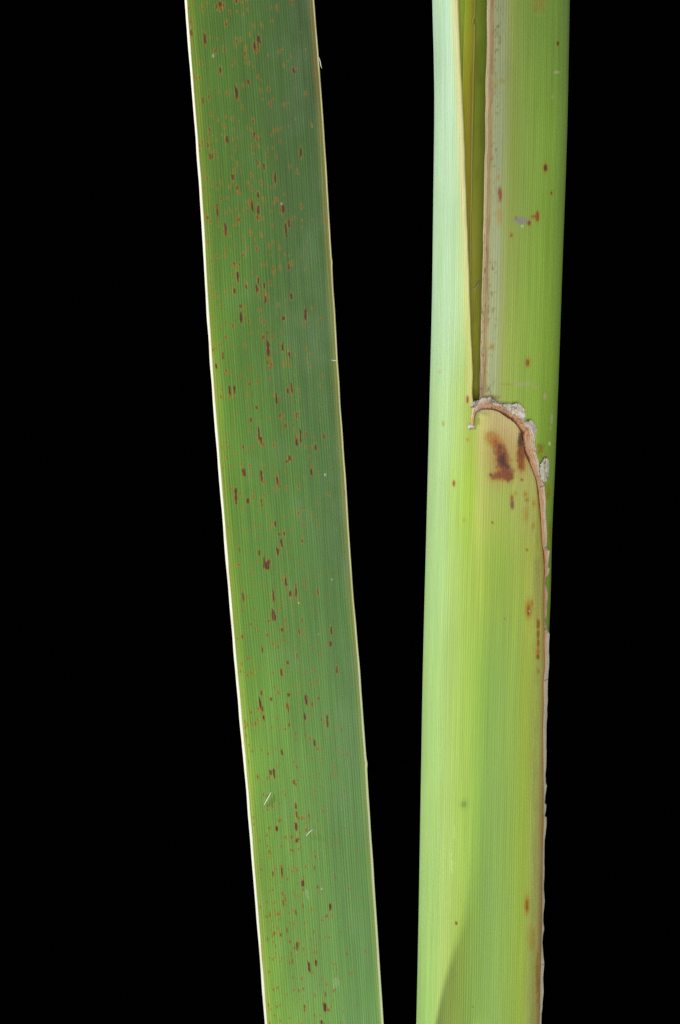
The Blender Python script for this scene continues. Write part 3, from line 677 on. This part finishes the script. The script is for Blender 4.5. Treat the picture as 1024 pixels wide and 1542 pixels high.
CI = CI * (1 + 0.06 * st[..., None] * np.array([1.0, 0.8, 1.5]))
specks = np.clip(noise2(Xi, Yi, 2.6, 5.0, 144) - 0.32, 0, 1) * 2.4 * np.clip(1 - np.abs(E - 14) / 12, 0, 1) * np.clip(0.6 + noise1(Yi, 60, 145), 0, 1)
CI = CI * (1 - specks[..., None] * 0.7) + lin((104, 96, 62)) * specks[..., None] * 0.7
line = np.exp(-((E - 8.0 + 1.0 * noise1(Yi, 18, 146)) / 1.3) ** 2) * np.clip(0.62 + 0.5 * noise1(Yi, 24, 147), 0.15, 1)
CI = CI * (1 - 0.85 * line[..., None]) + lin((130, 80, 40)) * 0.85 * line[..., None]
GRY = lin((142, 136, 128))
stain(CI, Xi, Yi, [
 (840, 65.6, 2.6, 6, .8, DARK, ORG, 1.2), (821.5, 253, 4, 9, .85, DARK, ORG, 3), (830.5, 291, 2.2, 4.5, .85, RED, ORG, 1.2), (753, 293, 3.6, 20, .85, RED, ORG, 2.5), (750.5, 267, 3, 7, .4, ORG, OLV, 2), (752, 325, 5, 26, .3, ORG, OLV, 3),
 (786, 332, 19, 8, .75, GRY, GRY, 1), (780, 329, 8, 4, .6, GRY, GRY, .5), (797, 336, 3.4, 7, .85, RED, ORG, 1.5), (809.5, 326, 4, 14, .8, RED, ORG, 2), (804, 326, 8, 4, .5, RED, ORG, 1.5), (776.5, 328, 1.4, 6, .7, lin((90, 80, 60)), OLV, .5), (786, 341, 1.4, 1.8, .9, lin((225, 225, 215)), GRY, .5),
 (770, 354, 3, 4, .7, RED, ORG, 1.5), (794.5, 546, 4, 10, .7, RED, ORG, 3), (740.5, 522, 6, 6, .6, lin((150, 132, 40)), OLV, 2), (740, 523, 2, 2, .4, RED, OLV, 1),
 (787, 578, 26, 4, .4, lin((170, 178, 130)), lin((160, 170, 110)), 2), (806, 583, 14, 3, .3, lin((176, 186, 140)), OLV, .5), (765, 579, 26, 1.6, .35, lin((128, 120, 70)), OLV, .5), (821, 597, 5, 9, .5, lin((178, 180, 150)), OLV, 1),
 (831, 630, 2.4, 14, .65, lin((176, 178, 166)), OLV, .6), (827.5, 668, 2, 3.4, .8, lin((226, 232, 200)), OLV, .4), (838, 109, 11, 3, .45, lin((184, 196, 160)), OLV, .4), (832, 146, 3, 5, .3, lin((176, 190, 150)), OLV, .4),
 (814, 677, 8, 14, .55, lin((120, 100, 26)), OLV, 3), (825, 742, 5, 20, .4, lin((136, 116, 34)), OLV, 2), (828, 800, 3, 26, .3, lin((120, 100, 40)), OLV, 2), (812, 3, 16, 26, .3, lin((130, 104, 60)), OLV, 4), (756, 122, 8, 6, .3, lin((110, 104, 76)), OLV, 2),
 (736, 598, 26, 5, .7, lin((92, 72, 48)), OLV, 2), (745, 130, 3, 12, .3, lin((110, 100, 70)), OLV, 2), (829, 645, 1.6, 4, .4, lin((190, 196, 170)), OLV, .4),
])
nbi = 12
thb = th_e + (th_m - th_e) * np.linspace(0, 1, nbi)
Xb = c + (r - 4) * np.cos(thb)
Db = (RY * r - 4) * np.sin(thb)
Yb = np.broadcast_to(Yr, Xb.shape)
P = wpos(np.concatenate([Xi, Xb], 1), np.concatenate([Yi, Yb], 1), np.concatenate([Di, Db], 1))
inner = ring_mesh('inner_sheath', P[:, ::-1], M_sheath, stem, np.concatenate([CI, np.broadcast_to(lin((150, 160, 90)), Xb.shape + (3,))], 1)[:, ::-1],
                  np.concatenate([UI, -(thb - math.pi / 2) * 95], 1)[:, ::-1], np.concatenate([Yi, Yb], 1)[:, ::-1])
# its dry brownish edge
ye = np.arange(Y0, 640, 1.5)
xe = inner_mx(ye) + 3.2 + 0.5 * noise1(ye, 22, 151)
def dry(X, Y):
    e = X - inner_mx(Y)
    c = lin((176, 160, 126)) * np.ones(X.shape + (3,))
    w = np.clip((e - 4.9 + 0.8 * noise1(Y, 14, 152)) / 1.2, 0, 1)[..., None]
    c = c * (1 - w) + lin((132, 80, 40)) * w
    w = np.clip(noise2(X, Y, 2.0, 5, 153) - 0.3, 0, 1)[..., None] * 1.2 * np.clip((Y - 250) / 150, 0.15, 1)[..., None]
    return c * (1 - w) + lin((104, 76, 54)) * w
edge_tube('sheath_margin', xe, ye, d_inner(xe, ye) - 0.5, 3.9 + 0.5 * noise1(ye, 30, 154), 1.15, M_paper, inner, dry, rot=0.03)

# ---- young leaves folded in the slot
yn = np.arange(Y0, 720, 2.0)
Yr = yn[:, None]
crease = curve([(-170, 703), (0, 701.5), (94, 698.6), (152, 697), (400, 690), (720, 684)])
edgeR = curve([(-170, 719), (0, 716), (82, 714.5), (152, 713), (300, 710.5), (440, 708.5), (720, 704)])
def d_young(x, y):
    cr = crease(y)
    return np.where(x < cr, 44 - 0.55 * (cr - x), 38 + 0.25 * (x - cr)) + np.where(x < cr, 2.0 * np.exp(-(cr - x) / 1.5), 0)
X = np.concatenate([np.linspace(-14, 0, 24)[None] + crease(Yr), crease(Yr) + (edgeR(Yr) - crease(Yr)) * np.linspace(0.02, 1, 24)[None]], 1)
notch = 2.6 * np.exp(-((Yr - 32) / 5.0) ** 2) * (Yr < 36)
X[:, -6:] -= notch * np.linspace(0.2, 1, 6)[None]
Y = np.broadcast_to(Yr, X.shape)
D = d_young(X, Y)
left = X <= crease(Yr)
w = np.clip((Y - 0) / 160, 0, 1)[..., None]
Cy = np.where(left[..., None], lin((172, 196, 76)) * (1 - w) + lin((168, 180, 60)) * w, lin((166, 172, 50)) * (1 - w) + lin((170, 162, 48)) * w)
rust = np.clip(1 - np.abs(edgeR(Yr) - X - 4.5) / 2.5, 0, 1) * np.clip(0.3 + 0.7 * noise1(Y, 40, 161), 0, 1)
Cy = Cy * (1 - 0.6 * rust[..., None]) + lin((140, 88, 24)) * 0.6 * rust[..., None]
Db = D[:, ::-1] - 3.0
P = wpos(np.concatenate([X, X[:, ::-1]], 1), np.concatenate([Y, Y], 1), np.concatenate([D, Db], 1))
young = ring_mesh('young_leaf', P, M_inner, stem, np.concatenate([Cy, Cy[:, ::-1]], 1), np.concatenate([X, X[:, ::-1]], 1) - 690, np.concatenate([Y, Y], 1))
xe = edgeR(yn) - 1.2 - (2.6 * np.exp(-((yn - 32) / 5.0) ** 2) * (yn < 36)) + 0.3 * noise1(yn, 20, 162)
edge_tube('young_leaf_edge', xe, yn, d_young(xe, yn) - 0.2, 1.5, 1.7, M_margin, young, lambda X, Y: np.broadcast_to(lin((186, 170, 92)), X.shape + (3,)))

# central leaf bundle filling the middle of the stem
yc = np.arange(Y0, Y1, 5.0)
Yr = yc[:, None]
c, r = outer_par(Yr)
th = np.linspace(0, 2 * np.pi, 72, endpoint=False)[None]
X = c + 8 + (r - 24) * np.cos(th)
D = np.interp(Yr, [0, 120, 560, 700], [35.0, 37.0, 60.0, 60.0]) * np.sin(th) * np.ones_like(X)
Y = np.broadcast_to(Yr, X.shape)
w = np.clip((Y - 100) / 350, 0, 1)[..., None]
Cc = lin((162, 186, 62)) * (1 - w) + lin((194, 194, 78)) * w
n = np.clip(noise2(X, Y, 6, 24, 171) - 0.25, 0, 1)[..., None]
Cc = Cc * (1 - 0.5 * n) + lin((120, 100, 40)) * 0.5 * n
ring_mesh('central_leaf', wpos(X, Y, D), M_inner, stem, Cc, X - 700, Y)

# ------------------------------------------------------------------ lint caught on the plants
def strand_mesh(pts, rad, taper=True):
    p = np.array(pts, float)
    n = 22
    q = np.linspace(0, len(p) - 1, n)
    C3 = np.stack([np.interp(q, np.arange(len(p)), p[:, i]) for i in range(3)], 1)
    for i in range(3):
        C3[1:-1, i] = (C3[:-2, i] + C3[1:-1, i] * 2 + C3[2:, i]) / 4
    th = np.linspace(0, 2 * np.pi, 7, endpoint=False)
    rr = rad * (np.sin(np.linspace(0.12, np.pi - 0.12, n)) ** 0.5 if taper else np.ones(n))
    tg = np.gradient(C3, axis=0)
    tg /= np.linalg.norm(tg, axis=1)[:, None]
    a = np.cross(tg, [0, 0, 1.0])
    a /= np.maximum(np.linalg.norm(a, axis=1)[:, None], 1e-6)
    b = np.cross(tg, a)
    R = C3[:, None] + (np.cos(th)[None, :, None] * a[:, None] + np.sin(th)[None, :, None] * b[:, None]) * rr[:, None, None]
    return wpos(R[..., 0], R[..., 1], R[..., 2])

def lint(pts, rad, label, surf):
    P = strand_mesh([(x, y, surf(x, y) + h) for (x, y, h) in pts], rad)
    o = ring_mesh('lint_fibre', P, M_lint)
    set_props(o, label, 'lint', 'bits of lint caught on the plants')
    return o

lf = lambda x, y: float(leaf_front(np.float64(x), np.float64(y)))
lint([(408, 1193, 1.0), (405, 1199, 2.0), (401, 1206, 1.6), (397, 1213, 0.9)], 0.75, 'longer white lint fibre lying aslant near the left edge of the leaf', lf)
lint([(471, 1249, 1.0), (467, 1252, 1.8), (464, 1255, 1.6), (461, 1259, 0.8)], 0.6, 'shorter white lint fibre lying aslant at the middle of the leaf', lf)
lint([(480, 86, 0.5), (482, 92, 0.8), (483, 98, 0.5), (484.5, 103, -0.5)], 0.6, 'fine hair sticking out of the right leaf edge near the top', lf)
lint([(499, 542, 0.8), (502, 543, 1.4), (505, 542.5, 1.0), (507, 545, 0.6)], 0.6, 'tiny white hair lying across the right leaf edge at mid height', lf)
lint([(709, 439, 3), (713, 436, 8), (717, 433, 12), (722, 424, 18), (719, 430, 22), (716, 434, 20)], 0.5, 'pale curled wisp of fibre in the slot of the stem', lambda x, y: 36.0)
